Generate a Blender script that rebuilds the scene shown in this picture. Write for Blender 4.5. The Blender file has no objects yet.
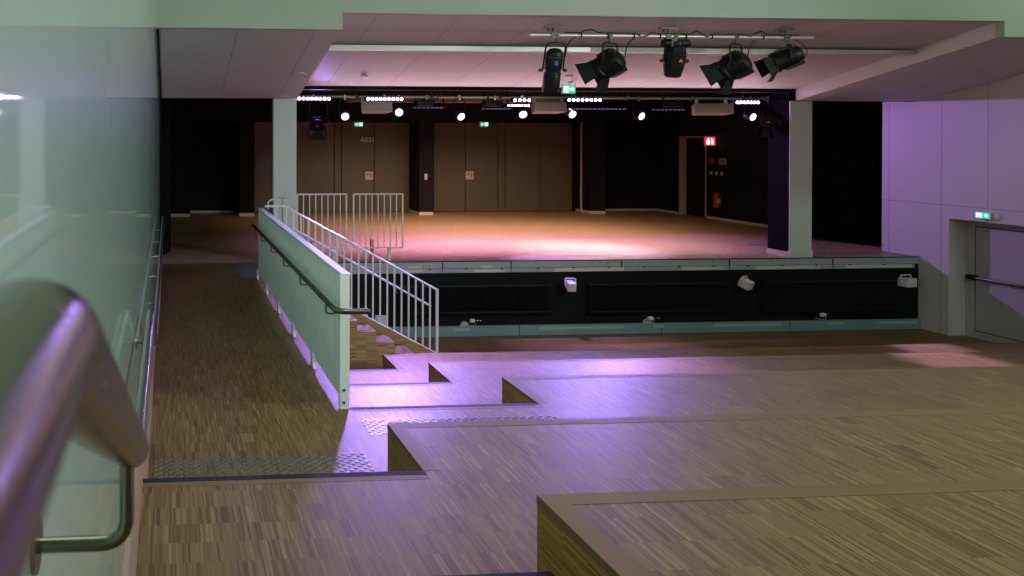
import bpy, bmesh, math, random
from mathutils import Vector, Matrix, Quaternion
random.seed(7)
SC = bpy.context.scene
COL = SC.collection
PI = math.pi

# ------------------------------------------------------------------ render look
SC.view_settings.view_transform = 'Standard'
SC.view_settings.look = 'None'
SC.view_settings.gamma = 1.0
SC.view_settings.use_curve_mapping = False
SC.view_settings.exposure = 0.0
try:
    SC.cycles.use_denoising = True
    SC.cycles.max_bounces = 8
    SC.cycles.diffuse_bounces = 4
    SC.cycles.glossy_bounces = 4
    SC.cycles.sample_clamp_indirect = 4.0
    SC.cycles.caustics_reflective = False
    SC.cycles.caustics_refractive = False
except Exception:
    pass
W = bpy.data.worlds.new('hall_world'); SC.world = W; W.use_nodes = True
W.node_tree.nodes['Background'].inputs[0].default_value = (0.02, 0.02, 0.025, 1)
W.node_tree.nodes['Background'].inputs[1].default_value = 0.05

# ------------------------------------------------------------------ materials
def mat(name, col, rough=.5, metal=0., emit=None, estr=0., noise=0., nscale=8., coat=0., spec=None):
    m = bpy.data.materials.new(name); m.use_nodes = True
    nt = m.node_tree; b = nt.nodes['Principled BSDF']
    b.inputs['Base Color'].default_value = (*col, 1)
    b.inputs['Roughness'].default_value = rough
    b.inputs['Metallic'].default_value = metal
    if spec is not None: b.inputs['Specular IOR Level'].default_value = spec
    if coat:
        b.inputs['Coat Weight'].default_value = coat
        b.inputs['Coat Roughness'].default_value = .08
    if emit:
        b.inputs['Emission Color'].default_value = (*emit, 1)
        b.inputs['Emission Strength'].default_value = estr
    if noise:
        tc = nt.nodes.new('ShaderNodeTexCoord'); n = nt.nodes.new('ShaderNodeTexNoise')
        n.inputs['Scale'].default_value = nscale; n.inputs['Detail'].default_value = 5
        nt.links.new(tc.outputs['Object'], n.inputs['Vector'])
        mx = nt.nodes.new('ShaderNodeMix'); mx.data_type = 'RGBA'
        mx.inputs[6].default_value = (*[c * (1 - noise) for c in col], 1)
        mx.inputs[7].default_value = (*[min(1, c * (1 + noise)) for c in col], 1)
        nt.links.new(n.outputs['Fac'], mx.inputs[0])
        nt.links.new(mx.outputs[2], b.inputs['Base Color'])
        mr = nt.nodes.new('ShaderNodeMapRange')
        mr.inputs[3].default_value = max(.02, rough - .08); mr.inputs[4].default_value = min(1, rough + .08)
        nt.links.new(n.outputs['Fac'], mr.inputs[0]); nt.links.new(mr.outputs[0], b.inputs['Roughness'])
    return m

def parquet(name, across, along, w=.0088, l=.162, c0=(.080, .044, .018), c1=(.148, .090, .038), c2=(.27, .185, .088), rough=.46, spec=.18):
    """industrial strip parquet: narrow strips in rows, world-aligned"""
    m = bpy.data.materials.new(name); m.use_nodes = True
    nt = m.node_tree; N = nt.nodes; Lk = nt.links; b = N['Principled BSDF']
    tc = N.new('ShaderNodeTexCoord'); sp = N.new('ShaderNodeSeparateXYZ')
    Lk.new(tc.outputs['Object'], sp.inputs[0])
    def mth(op, a, v=None, c=None):
        n = N.new('ShaderNodeMath'); n.operation = op
        if isinstance(a, (int, float)): n.inputs[0].default_value = a
        else: Lk.new(a, n.inputs[0])
        if v is not None:
            if isinstance(v, (int, float)): n.inputs[1].default_value = v
            else: Lk.new(v, n.inputs[1])
        return n.outputs[0]
    A = sp.outputs[across]; B = sp.outputs[along]
    rowf = mth('DIVIDE', B, l); row = mth('FLOOR', rowf)
    colf = mth('ADD', mth('DIVIDE', A, w), mth('MULTIPLY', row, .37)); cell = mth('FLOOR', colf)
    cb = N.new('ShaderNodeCombineXYZ'); Lk.new(cell, cb.inputs[0]); Lk.new(row, cb.inputs[1])
    wn = N.new('ShaderNodeTexWhiteNoise'); wn.noise_dimensions = '3D'; Lk.new(cb.outputs[0], wn.inputs['Vector'])
    # block tone: blocks of ten strips
    blk = mth('FLOOR', mth('DIVIDE', cell, 12.0)); cb2 = N.new('ShaderNodeCombineXYZ'); Lk.new(blk, cb2.inputs[0]); Lk.new(row, cb2.inputs[1])
    wn2 = N.new('ShaderNodeTexWhiteNoise'); Lk.new(cb2.outputs[0], wn2.inputs['Vector'])
    # grain
    mp = N.new('ShaderNodeMapping'); sc = [60, 60, 60]; sc[along] = 6
    mp.inputs['Scale'].default_value = sc; Lk.new(tc.outputs['Object'], mp.inputs[0])
    gr = N.new('ShaderNodeTexNoise'); gr.inputs['Scale'].default_value = 3; gr.inputs['Detail'].default_value = 3; Lk.new(mp.outputs[0], gr.inputs['Vector'])
    f = mth('ADD', mth('MULTIPLY', wn.outputs['Value'], .70), mth('ADD', mth('MULTIPLY', wn2.outputs['Value'], .08), mth('MULTIPLY', gr.outputs['Fac'], .22)))
    cr = N.new('ShaderNodeValToRGB'); Lk.new(f, cr.inputs[0])
    e = cr.color_ramp.elements
    e[0].position = .10; e[0].color = (*c0, 1); e[1].position = .92; e[1].color = (*c2, 1)
    x = cr.color_ramp.elements.new(.42); x.color = (*c1, 1)
    x = cr.color_ramp.elements.new(.74); x.color = (*[c * 1.22 for c in c1], 1)
    # gaps between strips and rows
    ff = mth('FRACT', colf); gap = mth('LESS_THAN', ff, .06)
    fr = mth('FRACT', rowf); gap2 = mth('LESS_THAN', fr, .012)
    g = mth('MULTIPLY', mth('MAXIMUM', gap, gap2), .22)
    mx = N.new('ShaderNodeMix'); mx.data_type = 'RGBA'; Lk.new(g, mx.inputs[0]); Lk.new(cr.outputs[0], mx.inputs[6])
    mx.inputs[7].default_value = (.07, .04, .02, 1)
    Lk.new(mx.outputs[2], b.inputs['Base Color'])
    mr = N.new('ShaderNodeMapRange'); Lk.new(wn.outputs['Value'], mr.inputs[0]); mr.inputs[3].default_value = rough - .03; mr.inputs[4].default_value = rough + .05
    Lk.new(mr.outputs[0], b.inputs['Roughness'])
    b.inputs['Specular IOR Level'].default_value = spec
    bp = N.new('ShaderNodeBump'); bp.inputs['Strength'].default_value = .12; bp.inputs['Distance'].default_value = .001
    Lk.new(f, bp.inputs['Height']); Lk.new(bp.outputs[0], b.inputs['Normal'])
    return m

def panelled(name, col, rough, seams, line=(.1, .09, .09), noise=.03, coat=0., spec=.5, wdt=.006):
    """painted board with joint lines; seams = [(axis, period, offset, lo, hi)]"""
    m = bpy.data.materials.new(name); m.use_nodes = True
    nt = m.node_tree; N = nt.nodes; Lk = nt.links; b = N['Principled BSDF']
    tc = N.new('ShaderNodeTexCoord'); sp = N.new('ShaderNodeSeparateXYZ'); Lk.new(tc.outputs['Object'], sp.inputs[0])
    def mth(op, a, v):
        n = N.new('ShaderNodeMath'); n.operation = op
        for i, q in enumerate((a, v)):
            if isinstance(q, (int, float)): n.inputs[i].default_value = q
            else: Lk.new(q, n.inputs[i])
        return n.outputs[0]
    tot = None
    for ax, per, off in seams:
        t = mth('FRACT', mth('DIVIDE', mth('SUBTRACT', sp.outputs[ax], off - wdt / 2), per), 0)
        t = mth('LESS_THAN', t, wdt / per)
        tot = t if tot is None else mth('MAXIMUM', tot, t)
    n = N.new('ShaderNodeTexNoise'); n.inputs['Scale'].default_value = 1.3; n.inputs['Detail'].default_value = 4
    Lk.new(tc.outputs['Object'], n.inputs['Vector'])
    mx0 = N.new('ShaderNodeMix'); mx0.data_type = 'RGBA'; Lk.new(n.outputs['Fac'], mx0.inputs[0])
    mx0.inputs[6].default_value = (*[c * (1 - noise) for c in col], 1); mx0.inputs[7].default_value = (*[min(1, c * (1 + noise)) for c in col], 1)
    mx = N.new('ShaderNodeMix'); mx.data_type = 'RGBA'; Lk.new(tot, mx.inputs[0]); Lk.new(mx0.outputs[2], mx.inputs[6]); mx.inputs[7].default_value = (*line, 1)
    Lk.new(mx.outputs[2], b.inputs['Base Color'])
    b.inputs['Roughness'].default_value = rough; b.inputs['Specular IOR Level'].default_value = spec
    if coat:
        b.inputs['Coat Weight'].default_value = coat; b.inputs['Coat Roughness'].default_value = .035
    return m

M = {}
M['oak_floor'] = parquet('oak_floor', 0, 1)
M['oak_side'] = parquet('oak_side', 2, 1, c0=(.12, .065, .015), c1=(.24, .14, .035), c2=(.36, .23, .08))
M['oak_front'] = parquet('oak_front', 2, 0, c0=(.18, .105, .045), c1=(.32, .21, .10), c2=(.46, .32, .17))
M['stage_floor'] = parquet('stage_floor', 0, 1, c0=(.19, .105, .058), c1=(.30, .19, .115), c2=(.42, .29, .19), rough=.40)
M['nosing'] = mat('nosing', (.150, .095, .042), .55, spec=.15, noise=.12, nscale=5)
M['black_strip'] = mat('black_strip', (.008, .009, .016), .7, spec=.25)
M['stud'] = mat('stud', (.11, .11, .115), .36, .5)
M['stud_dark'] = mat('stud_dark', (.16, .16, .19), .45, .5)
M['wall_gloss'] = panelled('wall_gloss', (.46, .60, .55), .42, [(1, 1.28, .05)], line=(.42, .54, .48), coat=1.0, spec=.12, wdt=.004)
M['wall_white'] = panelled('wall_white', (.56, .53, .52), .5, [(1, 50., 14.35 - 50), (1, 50., 13.31 - 50), (1, 50., 12.50 - 50), (1, 50., 11.2 - 50), (1, 50., 10.0 - 50), (2, 3.0, 1.0)], line=(.26, .24, .26), wdt=.010)
M['wall_plain'] = mat('wall_plain', (.56, .54, .50), .6, noise=.03)
M['soffit'] = panelled('soffit', (.60, .56, .57), .6, [(0, 1.01, .90)], line=(.25, .21, .22), wdt=.010)
M['coffer'] = panelled('coffer', (.60, .56, .57), .6, [(0, 1.12, 2.75)], line=(.30, .22, .25), wdt=.010)
M['bulkhead'] = mat('bulkhead', (.36, .375, .32), .6, noise=.03, nscale=2)
M['white_paint'] = mat('white_paint', (.78, .81, .785), .42, noise=.04)
M['pillar'] = mat('pillar', (.60, .62, .60), .5, noise=.03)
M['cap_paint'] = mat('cap_paint', (.72, .70, .74), .35)
M['black_wall'] = mat('black_wall', (.007, .0065, .0065), .85, noise=.2, spec=.2)
M['under_stage'] = mat('under_stage', (.0035, .0045, .005), .7, noise=.2, spec=.2)
M['black_navy'] = mat('black_navy', (.009, .008, .014), .7, spec=.2)
M['brown_panel'] = mat('brown_panel', (.105, .088, .060), .48, noise=.06, nscale=1.5)
M['seam'] = mat('seam', (.01, .008, .007), .8)
M['skirt'] = mat('skirt', (.60, .52, .40), .5)
M['skirt_warm'] = mat('skirt_warm', (.26, .14, .09), .6)
M['black_metal'] = mat('black_metal', (.004, .0045, .005), .5, .0, spec=.25)
M['black_lamp'] = mat('black_lamp', (.006, .0065, .007), .42, spec=.3, noise=.25, nscale=20)
M['leaf_metal'] = mat('leaf_metal', (.007, .009, .010), .6, spec=.25)
M['steel'] = mat('steel', (.22, .22, .175), .24, 1.0, noise=.05, nscale=30)
M['dark_steel'] = mat('dark_steel', (.17, .16, .155), .30, 1.0, noise=.08)
M['alu'] = mat('alu', (.62, .60, .54), .42, .6)
M['blue_steel'] = mat('blue_steel', (.36, .42, .44), .42, .15, noise=.10, nscale=3)
M['blue_steel_low'] = mat('blue_steel_low', (.20, .30, .33), .5, .1, noise=.10, nscale=3)
M['tape'] = mat('tape', (.62, .60, .52), .6)
M['green_dot'] = mat('green_dot', (.10, .45, .12), .6)
M['curtain'] = mat('curtain', (.004, .004, .005), .95, spec=.1)
M['speaker'] = mat('speaker', (.56, .49, .42), .55)
M['speaker_grille'] = mat('speaker_grille', (.42, .36, .29), .6, noise=.1, nscale=80)
M['lamp_white'] = mat('lamp_white', (.70, .66, .66), .4)
M['lens_violet'] = mat('lens_violet', (.8, .8, 1), .3, emit=(.78, .70, 1.0), estr=2.6)
M['lens_bar'] = mat('lens_bar', (.8, .8, 1), .3, emit=(.72, .52, 1.0), estr=16)
M['lens_dim'] = mat('lens_dim', (.3, .3, .45), .3, emit=(.35, .33, .7), estr=.35)
M['green_sign'] = mat('green_sign', (.02, .5, .3), .4, emit=(.03, .62, .36), estr=1.0)
M['green_sign_far'] = mat('green_sign_far', (.02, .4, .25), .4, emit=(.03, .45, .28), estr=.9)
M['sign_white'] = mat('sign_white', (.9, .9, .9), .4, emit=(.85, 1, .93), estr=1.1)
M['red_sign'] = mat('red_sign', (.7, .03, .04), .4, emit=(.9, .03, .06), estr=1.0)
M['red_paint'] = mat('red_paint', (.50, .02, .015), .35)
M['orange'] = mat('orange', (.9, .30, .02), .5)
M['blue_label'] = mat('blue_label', (.05, .16, .45), .5)
M['frame_cream'] = mat('frame_cream', (.55, .42, .30), .5)
M['grey_box'] = mat('grey_box', (.45, .44, .42), .5)
M['plate'] = mat('plate', (.62, .56, .46), .45)
M['door_grey'] = mat('door_grey', (.40, .38, .37), .45, noise=.03)
M['valve'] = mat('valve', (.75, .74, .70), .4)
M['duct'] = mat('duct', (.22, .17, .12), .6)
M['clamp_metal'] = mat('clamp_metal', (.10, .10, .095), .5, .4)
M['number_white'] = mat('number_white', (.85, .80, .72), .5)
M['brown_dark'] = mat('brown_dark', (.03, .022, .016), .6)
M['tape_dim'] = mat('tape_dim', (.36, .42, .40), .6)
M['brass'] = mat('brass', (.35, .22, .10), .45, .3)

# ------------------------------------------------------------------ mesh helpers
class MB:
    def __init__(s, mtx=None):
        s.bm = bmesh.new(); s.m = mtx or Matrix.Identity(4)
    def v(s, p): return s.bm.verts.new(s.m @ Vector(p))
    def face(s, pts):
        try: return s.bm.faces.new([s.v(p) for p in pts])
        except ValueError: return None
    def box(s, x0, x1, y0, y1, z0, z1):
        vs = [s.v((x, y, z)) for z in (z0, z1) for x, y in ((x0, y0), (x1, y0), (x1, y1), (x0, y1))]
        for f in ((3, 2, 1, 0), (4, 5, 6, 7), (0, 1, 5, 4), (1, 2, 6, 5), (2, 3, 7, 6), (3, 0, 4, 7)):
            s.bm.faces.new([vs[i] for i in f])
        return s
    def prism(s, poly, axis, a, b):
        """poly in the two other axes (in order xyz minus axis), extruded a..b"""
        def P(p, t):
            q = list(p); q.insert(axis, t); return q
        A = [s.v(P(p, a)) for p in poly]; B = [s.v(P(p, b)) for p in poly]
        s.bm.faces.new(A); s.bm.faces.new(B[::-1])
        n = len(poly)
        for i in range(n):
            s.bm.faces.new([A[i], B[i], B[(i + 1) % n], A[(i + 1) % n]])
        return s
    def lathe(s, prof, n=24, c=(0, 0, 0), ax=2, cap=True):
        """prof = [(r, t)] around axis"""
        rings = []
        for r, t in prof:
            ring = []
            for i in range(n):
                a = 2 * PI * i / n; q = [r * math.cos(a), r * math.sin(a)]; q.insert(ax, t)
                ring.append(s.v((q[0] + c[0], q[1] + c[1], q[2] + c[2])))
            rings.append(ring)
        for A, B in zip(rings, rings[1:]):
            for i in range(n): s.bm.faces.new([A[i], A[(i + 1) % n], B[(i + 1) % n], B[i]])
        if cap:
            s.bm.faces.new(rings[0][::-1]); s.bm.faces.new(rings[-1])
        return s
    def tube(s, pts, r, n=12, cap=True):
        pts = [Vector(p) for p in pts]
        T = [(pts[min(i + 1, len(pts) - 1)] - pts[max(i - 1, 0)]).normalized() for i in range(len(pts))]
        up = Vector((0, 0, 1)) if abs(T[0].z) < .9 else Vector((1, 0, 0))
        nrm = (up - T[0] * up.dot(T[0])).normalized(); rings = []
        for i, p in enumerate(pts):
            if i:
                q = T[i - 1].rotation_difference(T[i]); nrm = q @ nrm
            nrm = (nrm - T[i] * nrm.dot(T[i])).normalized()
            bn = T[i].cross(nrm)
            rings.append([s.v(p + (nrm * math.cos(2 * PI * k / n) + bn * math.sin(2 * PI * k / n)) * r) for k in range(n)])
        for A, B in zip(rings, rings[1:]):
            for k in range(n): s.bm.faces.new([A[k], A[(k + 1) % n], B[(k + 1) % n], B[k]])
        if cap: s.bm.faces.new(rings[0][::-1]); s.bm.faces.new(rings[-1])
        return s
    def build(s, name, m, parent=None, bevel=0., smooth=False, loc=None):
        bmesh.ops.recalc_face_normals(s.bm, faces=s.bm.faces)
        me = bpy.data.meshes.new(name); s.bm.to_mesh(me); s.bm.free()
        me.materials.append(M[m] if isinstance(m, str) else m)
        o = bpy.data.objects.new(name, me); COL.objects.link(o)
        if parent: o.parent = parent
        if loc: o.location = loc
        if smooth:
            for p in me.polygons: p.use_smooth = True
            me.set_sharp_from_angle(angle=math.radians(38))
        if bevel:
            b = o.modifiers.new('edge', 'BEVEL'); b.width = bevel; b.segments = 2; b.limit_method = 'ANGLE'
            b.angle_limit = math.radians(50)
        return o

def round_path(pts, r, seg=6):
    pts = [Vector(p) for p in pts]; out = [pts[0]]
    for a, b, c in zip(pts, pts[1:], pts[2:]):
        d0 = (a - b); d1 = (c - b); rr = min(r, d0.length * .49, d1.length * .49)
        p0 = b + d0.normalized() * rr; p1 = b + d1.normalized() * rr
        for i in range(seg + 1):
            t = i / seg; out.append(p0 * (1 - t) ** 2 + b * 2 * t * (1 - t) + p1 * t * t)
    out.append(pts[-1]); return out

def tag(o, label=None, cat=None, group=None, kind=None):
    if label: o['label'] = label
    if cat: o['category'] = cat
    if group: o['group'] = group
    if kind: o['kind'] = kind
    return o
def struct(o, label=None, cat=None): return tag(o, label, cat, None, 'structure')
def empty(name, loc=(0, 0, 0)):
    o = bpy.data.objects.new(name, None); COL.objects.link(o); o.location = loc; o.empty_display_size = .1; return o
def inv(o): return Matrix.Translation(-Vector(o.location))
def copy_tree(o, parent=None):
    c = o.copy(); COL.objects.link(c)
    if parent: c.parent = parent
    for ch in list(o.children): copy_tree(ch, c)
    return c

# ------------------------------------------------------------------ dimensions (metres)
R_ = .45
Z1, Z2, Z3, Z4, Z5, ZP = .90, .45, 0., -.45, -.90, -1.335
D1, D2, D3, D4, D5 = 2.78, 4.74, 7.05, 9.10, 11.10
A1, A2, A3, A4, A5 = 2.08, 4.05, 6.33, 8.35, 10.37
SF = 13.74
LA, LB, LC = 1.34, 3.06, 1.46
WR, WL = 13.93, -.15
ZH = 2.883; CS = .204; DB = 10.23; HC = .219
def soff(y): return ZH + CS * (SF - y)

# ------------------------------------------------------------------ floors
def block(name, x0, x1, y0, y1, z, depth, m='oak_floor', label=None):
    """floor block: top in one parquet, left flank in another, as one mesh"""
    b = MB().box(x0, x1, y0, y1, z - depth, z)
    o = b.build(name, m)
    o.data.materials.append(M['oak_side']); o.data.materials.append(M['oak_front'])
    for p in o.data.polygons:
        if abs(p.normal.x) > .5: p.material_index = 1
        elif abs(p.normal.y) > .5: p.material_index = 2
    return struct(o, label, 'floor')

base = MB().box(WL, 15.2, -4, SF + .02, -1.6, ZP).build('floor', 'oak_floor'); struct(base, 'dark pit floor of strip parquet in front of the stage', 'floor')
f5 = block('floor_tier', LC, WR, A4, A5, Z5, .435, label='lowest seating terrace beside the pit')
block_list = []
def lshape(name, xa, xb, xc, y0, ya, ym, z, bottom, label):
    """terrace: xa..xc from y0 to ya, plus xb..xc up to ym"""
    b = MB().prism([(xa, y0), (xc, y0), (xc, ym), (xb, ym), (xb, ya), (xa, ya)], 2, bottom, z)
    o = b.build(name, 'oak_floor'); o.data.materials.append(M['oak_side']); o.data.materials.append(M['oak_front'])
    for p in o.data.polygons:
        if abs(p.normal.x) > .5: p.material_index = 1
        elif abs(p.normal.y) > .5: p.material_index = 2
    return struct(o, label, 'floor')
bpy.data.objects.remove(f5)
t0 = lshape('floor_tier', WL, .9, WR, -4, .34, 1.0, 1.35, ZP, 'topmost seating terrace behind the viewer')
t1 = lshape('floor_tier', WL, LA, WR, .34, A1, D1, Z1, ZP, 'nearest high seating terrace with pale edge board')
t2 = lshape('floor_tier', WL, LA, WR, A1, A2, D2, Z2, ZP, 'broad terrace one step above the corridor landing')
t3 = lshape('floor_tier', WL, LB, WR, A2, A3, D3, Z3, ZP, 'terrace level with the corridor and the stage')
t4 = lshape('floor_tier', LC, LB, WR, A3, A4, D4, Z4, ZP, 'terrace just below the landing beside the white balustrade')
t5 = lshape('floor_tier', LC, LB, WR, A4, A5, D5, Z5, ZP, 'lowest seating terrace bordering the dark pit')
# corridor along the glossy wall, level with the stage
c = MB().prism([(WL, A3), (LC, A3), (LC, 11.95), (1.93, 11.95), (1.93, SF), (WL, SF)], 2, ZP, Z3)
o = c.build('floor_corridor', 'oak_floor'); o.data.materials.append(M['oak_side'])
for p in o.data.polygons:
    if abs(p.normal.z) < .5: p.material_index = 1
struct(o, 'parquet corridor beside the glossy wall', 'floor')
# stage floor
s_ = MB().box(WL - .1, 15.2, SF, 24.6, -.10, 0).build('floor_stage', 'stage_floor'); struct(s_, 'reddish parquet stage floor', 'floor')

# nosing boards (plain oak) with their mitred corner and black contrast strip, parts of each terrace
def nosings(par, xa, xb, xc, y0, ya, ym, z, w=.085):
    h = .0012
    e = .002
    MB().prism([(xb - e, ym + e), (xc, ym + e), (xc, ym - w), (xb + w, ym - w)], 2, z - .03, z + h).build('edge_board', 'nosing', par)
    MB().prism([(xb - e, ym + e), (xb + w, ym - w), (xb + w, ya + .0), (xb - e, ya + .0)], 2, z - .03, z + h).build('side_board', 'nosing', par)
    MB().box(xa + .01, xb, ya - w - .01, ya - .045, z - .02, z + h).build('step_board', 'nosing', par)
    k = MB().box(xa + .01, xb + .0, ya - .045, ya + .004, z - .03, z + h + .001).build('contrast_strip', 'black_strip', par)
    k['label'] = 'black contrast strip on the step edge'
for par, xa, xb, ya, ym, z, y0 in ((t1, -.148, LA, A1, D1, Z1, .34), (t2, -.148, LA, A2, D2, Z2, A1), (t3, LC, LB, A3, D3, Z3, A2), (t4, LC, LB, A4, D4, Z4, A3), (t5, LC, LB, A5, D5, Z5, A4)):
    nosings(par, xa, xb, WR, y0, ya, ym, z)
# half steps in the aisle
for par, xa, xb, ya, ym, z in ((t1, WL, LA, A1, D1, Z1), (t2, WL, LA, A2, D2, Z2), (t3, LC, LB, A3, D3, Z3), (t4, LC, LB, A4, D4, Z4), (t5, LC, LB, A5, D5, Z5)):
    ye = ya + (.60 if ya == A1 else .46); st = MB().box(xa, xb, ya, ye - .03, z - .45, z - .225).build('aisle_step', 'oak_floor', par)
    MB().box(xa + (.03 if xa < 0 else 0), xb, ye - .03, ye + .0, z - .45, z - .224).build('contrast_strip', 'black_strip', st)

# tactile warning fields
def studs(name, x0, x1, y0, y1, z, pitch, r, label, m='stud', h=.005, plate=None):
    b = MB(); n = 0; j = 0; y = y0
    while y <= y1 + 1e-6:
        x = x0 + (pitch / 2 if j % 2 else 0)
        while x <= x1 + 1e-6:
            ring = []; ring2 = []
            for i in range(8):
                a = PI * i / 4; ring.append(b.v((x + r * math.cos(a), y + r * math.sin(a), z - .002))); ring2.append(b.v((x + .62 * r * math.cos(a), y + .62 * r * math.sin(a), z + h)))
            for i in range(8): b.bm.faces.new([ring[i], ring[(i + 1) % 8], ring2[(i + 1) % 8], ring2[i]])
            b.bm.faces.new(ring2); x += pitch
        y += pitch / 2; j += 1
    o = b.build(name, m)
    if plate:
        MB().box(x0 - .03, x1 + .03, y0 - .03, y1 + .03, z - .01, z + .0015).build('studded_plate', plate, o)
    return tag(o, label, 'tactile paving')
studs('tactile_paving', -.085, 1.345, 5.10, 5.43, 0, .0665, .020, 'band of metal warning studs across the corridor just past the black step strip')
studs('tactile_paving', 1.50, 3.055, 5.73, 6.04, 0, .0665, .020, 'violet lit band of metal studs beside the foot of the white balustrade')
studs('tactile_paving', 1.18, 1.48, 12.35, 13.62, 0, .075, .02, 'dark studded rectangle on the corridor at the far end of the balustrade', 'stud_dark', plate='stud_dark')
studs('tactile_paving', -.10, 1.78, 13.80, 13.95, 0, .075, .02, 'thin stud line crossing the corridor where the stage begins', 'stud_dark')
studs('tactile_paving', 4.35, 13.6, 14.05, 14.28, 0, .09, .022, 'long stud line along the front edge of the stage', 'stud_dark')

# ------------------------------------------------------------------ shell
wl = MB().box(-.40, WL, -4, 14.3, -1.5, 6.2).build('wall_left', 'wall_gloss'); struct(wl, 'glossy pale green panelled wall beside the handrail')
MB().box(-.40, WL - .001, 14.3, 24.6, -.1, 4).build('wall_left', 'black_wall')['kind'] = 'structure'
bb = MB()
bb.box(WL, WL + .020, A2 + .01, SF, 0, .11)
struct(bb.build('baseboard_left', 'skirt_warm'))
bb = MB(); bb.box(WL, WL + .022, A1, A2 + .004, Z2, Z2 + .11); struct(bb.build('baseboard_left', 'skirt_warm'))
bb = MB(); bb.box(WL, WL + .022, .34, A1, Z1, Z1 + .11); struct(bb.build('baseboard_left', 'skirt_warm'))

# right wall with recessed exit
DY0, DY1, DZ = 11.25, 13.17, .765
w = MB()
w.box(WR, WR + .9, DY1, 14.5, -1.5, 6.2)
w.box(WR, WR + .9, DY0, DY1, DZ, 6.2)
w.box(WR, WR + .9, -4, DY0, -1.5, 6.2)
w.box(WR + .36, WR + .9, DY0, DY1, -1.5, DZ)
struct(w.build('wall_right', 'wall_white'), 'white panelled wall beside the stage')
# exit door: frame, leaf, panic bar
dX = WR + .34
dr = empty('door_1', (dX, 12.2, ZP)); struct(dr, 'grey recessed emergency door with push bar', 'door')
I = inv(dr)
b = MB(I); b.box(dX - .02, dX + .02, DY1 - .16, DY1 - .001, ZP, DZ - .001); b.box(dX - .02, dX + .02, DY0, DY0 + .16, ZP, DZ - .001); b.box(dX - .02, dX + .02, DY0 + .16, DY1 - .16, DZ - .12, DZ - .001)
b.box(dX - .02, dX + .02, DY0 + .16, DY1 - .16, ZP, ZP + .12)
b.build('door_frame', 'door_grey', dr, bevel=.004)
MB(I).box(dX - .012, dX + .02, DY0 + .175, DY1 - .175, ZP + .135, DZ - .135).build('door_panel', 'door_grey', dr, bevel=.006)
MB(I).box(dX - .005, dX + .018, DY0 + .15, DY1 - .15, ZP + .11, DZ - .11).build('door_gap', 'seam', dr)
pb = MB(I).tube([(dX - .09, 12.98, -.262), (dX - .09, 11.5, -.262)], .026, 14).build('push_bar', 'dark_steel', dr, smooth=True)
b = MB(I); b.box(dX - .12, dX - .012, 12.93, 13.08, -.30, -.22); b.box(dX - .12, dX - .012, 11.42, 11.52, -.30, -.22); b.build('bar_bracket', 'black_metal', pb, bevel=.01)

# rear and ceiling of the hall (behind the viewer)
struct(MB().box(-.4, 14.9, -4.2, -4, -1.5, 6.3).build('wall_back', 'wall_plain'))
struct(MB().box(-.4, 14.9, -4.2, DB, 6.2, 6.4).build('ceiling', 'bulkhead'), 'high ceiling over the seats')

# ceiling bulkhead facing the hall, notched by the coffer
CX0, CX1 = 2.25, 11.50
zb = soff(DB)
w = MB()
w.box(WL, CX0, DB - .12, DB, zb, 6.2); w.box(CX1, WR, DB - .12, DB, zb, 6.2); w.box(CX0, CX1, DB - .12, DB, zb + HC, 6.2)
struct(w.build('ceiling_bulkhead', 'bulkhead'), 'pale upright face of the dropped ceiling')
def slab(x0, x1, h, m, name, y1=SF):
    z0, z1 = soff(DB) + h, soff(y1) + h
    b = MB().prism([(DB, z0), (y1, z1), (y1, z1 + .5), (DB, z0 + .5)], 0, x0, x1)
    return struct(b.build(name, m))
slab(WL, CX0, 0, 'soffit', 'ceiling_soffit'); slab(CX1, WR + .02, 0, 'soffit', 'ceiling_soffit')
slab(CX0, CX1, HC, 'coffer', 'ceiling_coffer')
b = MB().prism([(DB + .01, soff(DB) - .004), (SF, soff(SF) - .004), (SF, soff(SF) + .05), (DB + .01, soff(DB) + .05)], 0, WL, WL + .03); struct(b.build('gap_shade_strip', 'black_strip'))  # black strip put in for the shade of the gap between wall and soffit
# lining of the stage opening
w = MB(); w.box(WL - .2, 2.02, SF, SF + .18, ZH, 3.9); w.box(11.75, 15.3, SF, SF + .18, ZH, 3.9); w.box(2.02, 11.75, SF, SF + .18, ZH + HC - .06, 3.9)
struct(w.build('ceiling_header', 'black_wall'))
struct(MB().box(WL - .2, 15.3, SF + .1, 24.6, 3.34, 3.5).build('ceiling_stage', 'black_wall'), 'black stage ceiling')
struct(MB().box(14.7, 14.9, 14.6, 20.65, 0, 3.4).build('wall_stage_side', 'black_wall'), 'black side wall of the stage')
w = MB(); w.box(14.7, 14.9, 21.78, 24.0, 0, 3.4); w.box(14.7, 14.9, 20.65, 21.78, 2.25, 3.4); w.box(14.86, 15.0, 20.6, 21.8, 0, 2.3)
struct(w.build('wall_stage_side', 'black_wall'))
struct(MB().box(-.4, 15.2, 22.92, 23.1, 0, 3.4).build('wall_stage_back', 'black_wall'), 'black rear wall of the stage')
struct(MB().box(-.4, 14.75, 21.95, 22.92, 2.66, 3.4).build('wall_lintel', 'black_wall'), 'black lintel over the doors at the back')
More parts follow.
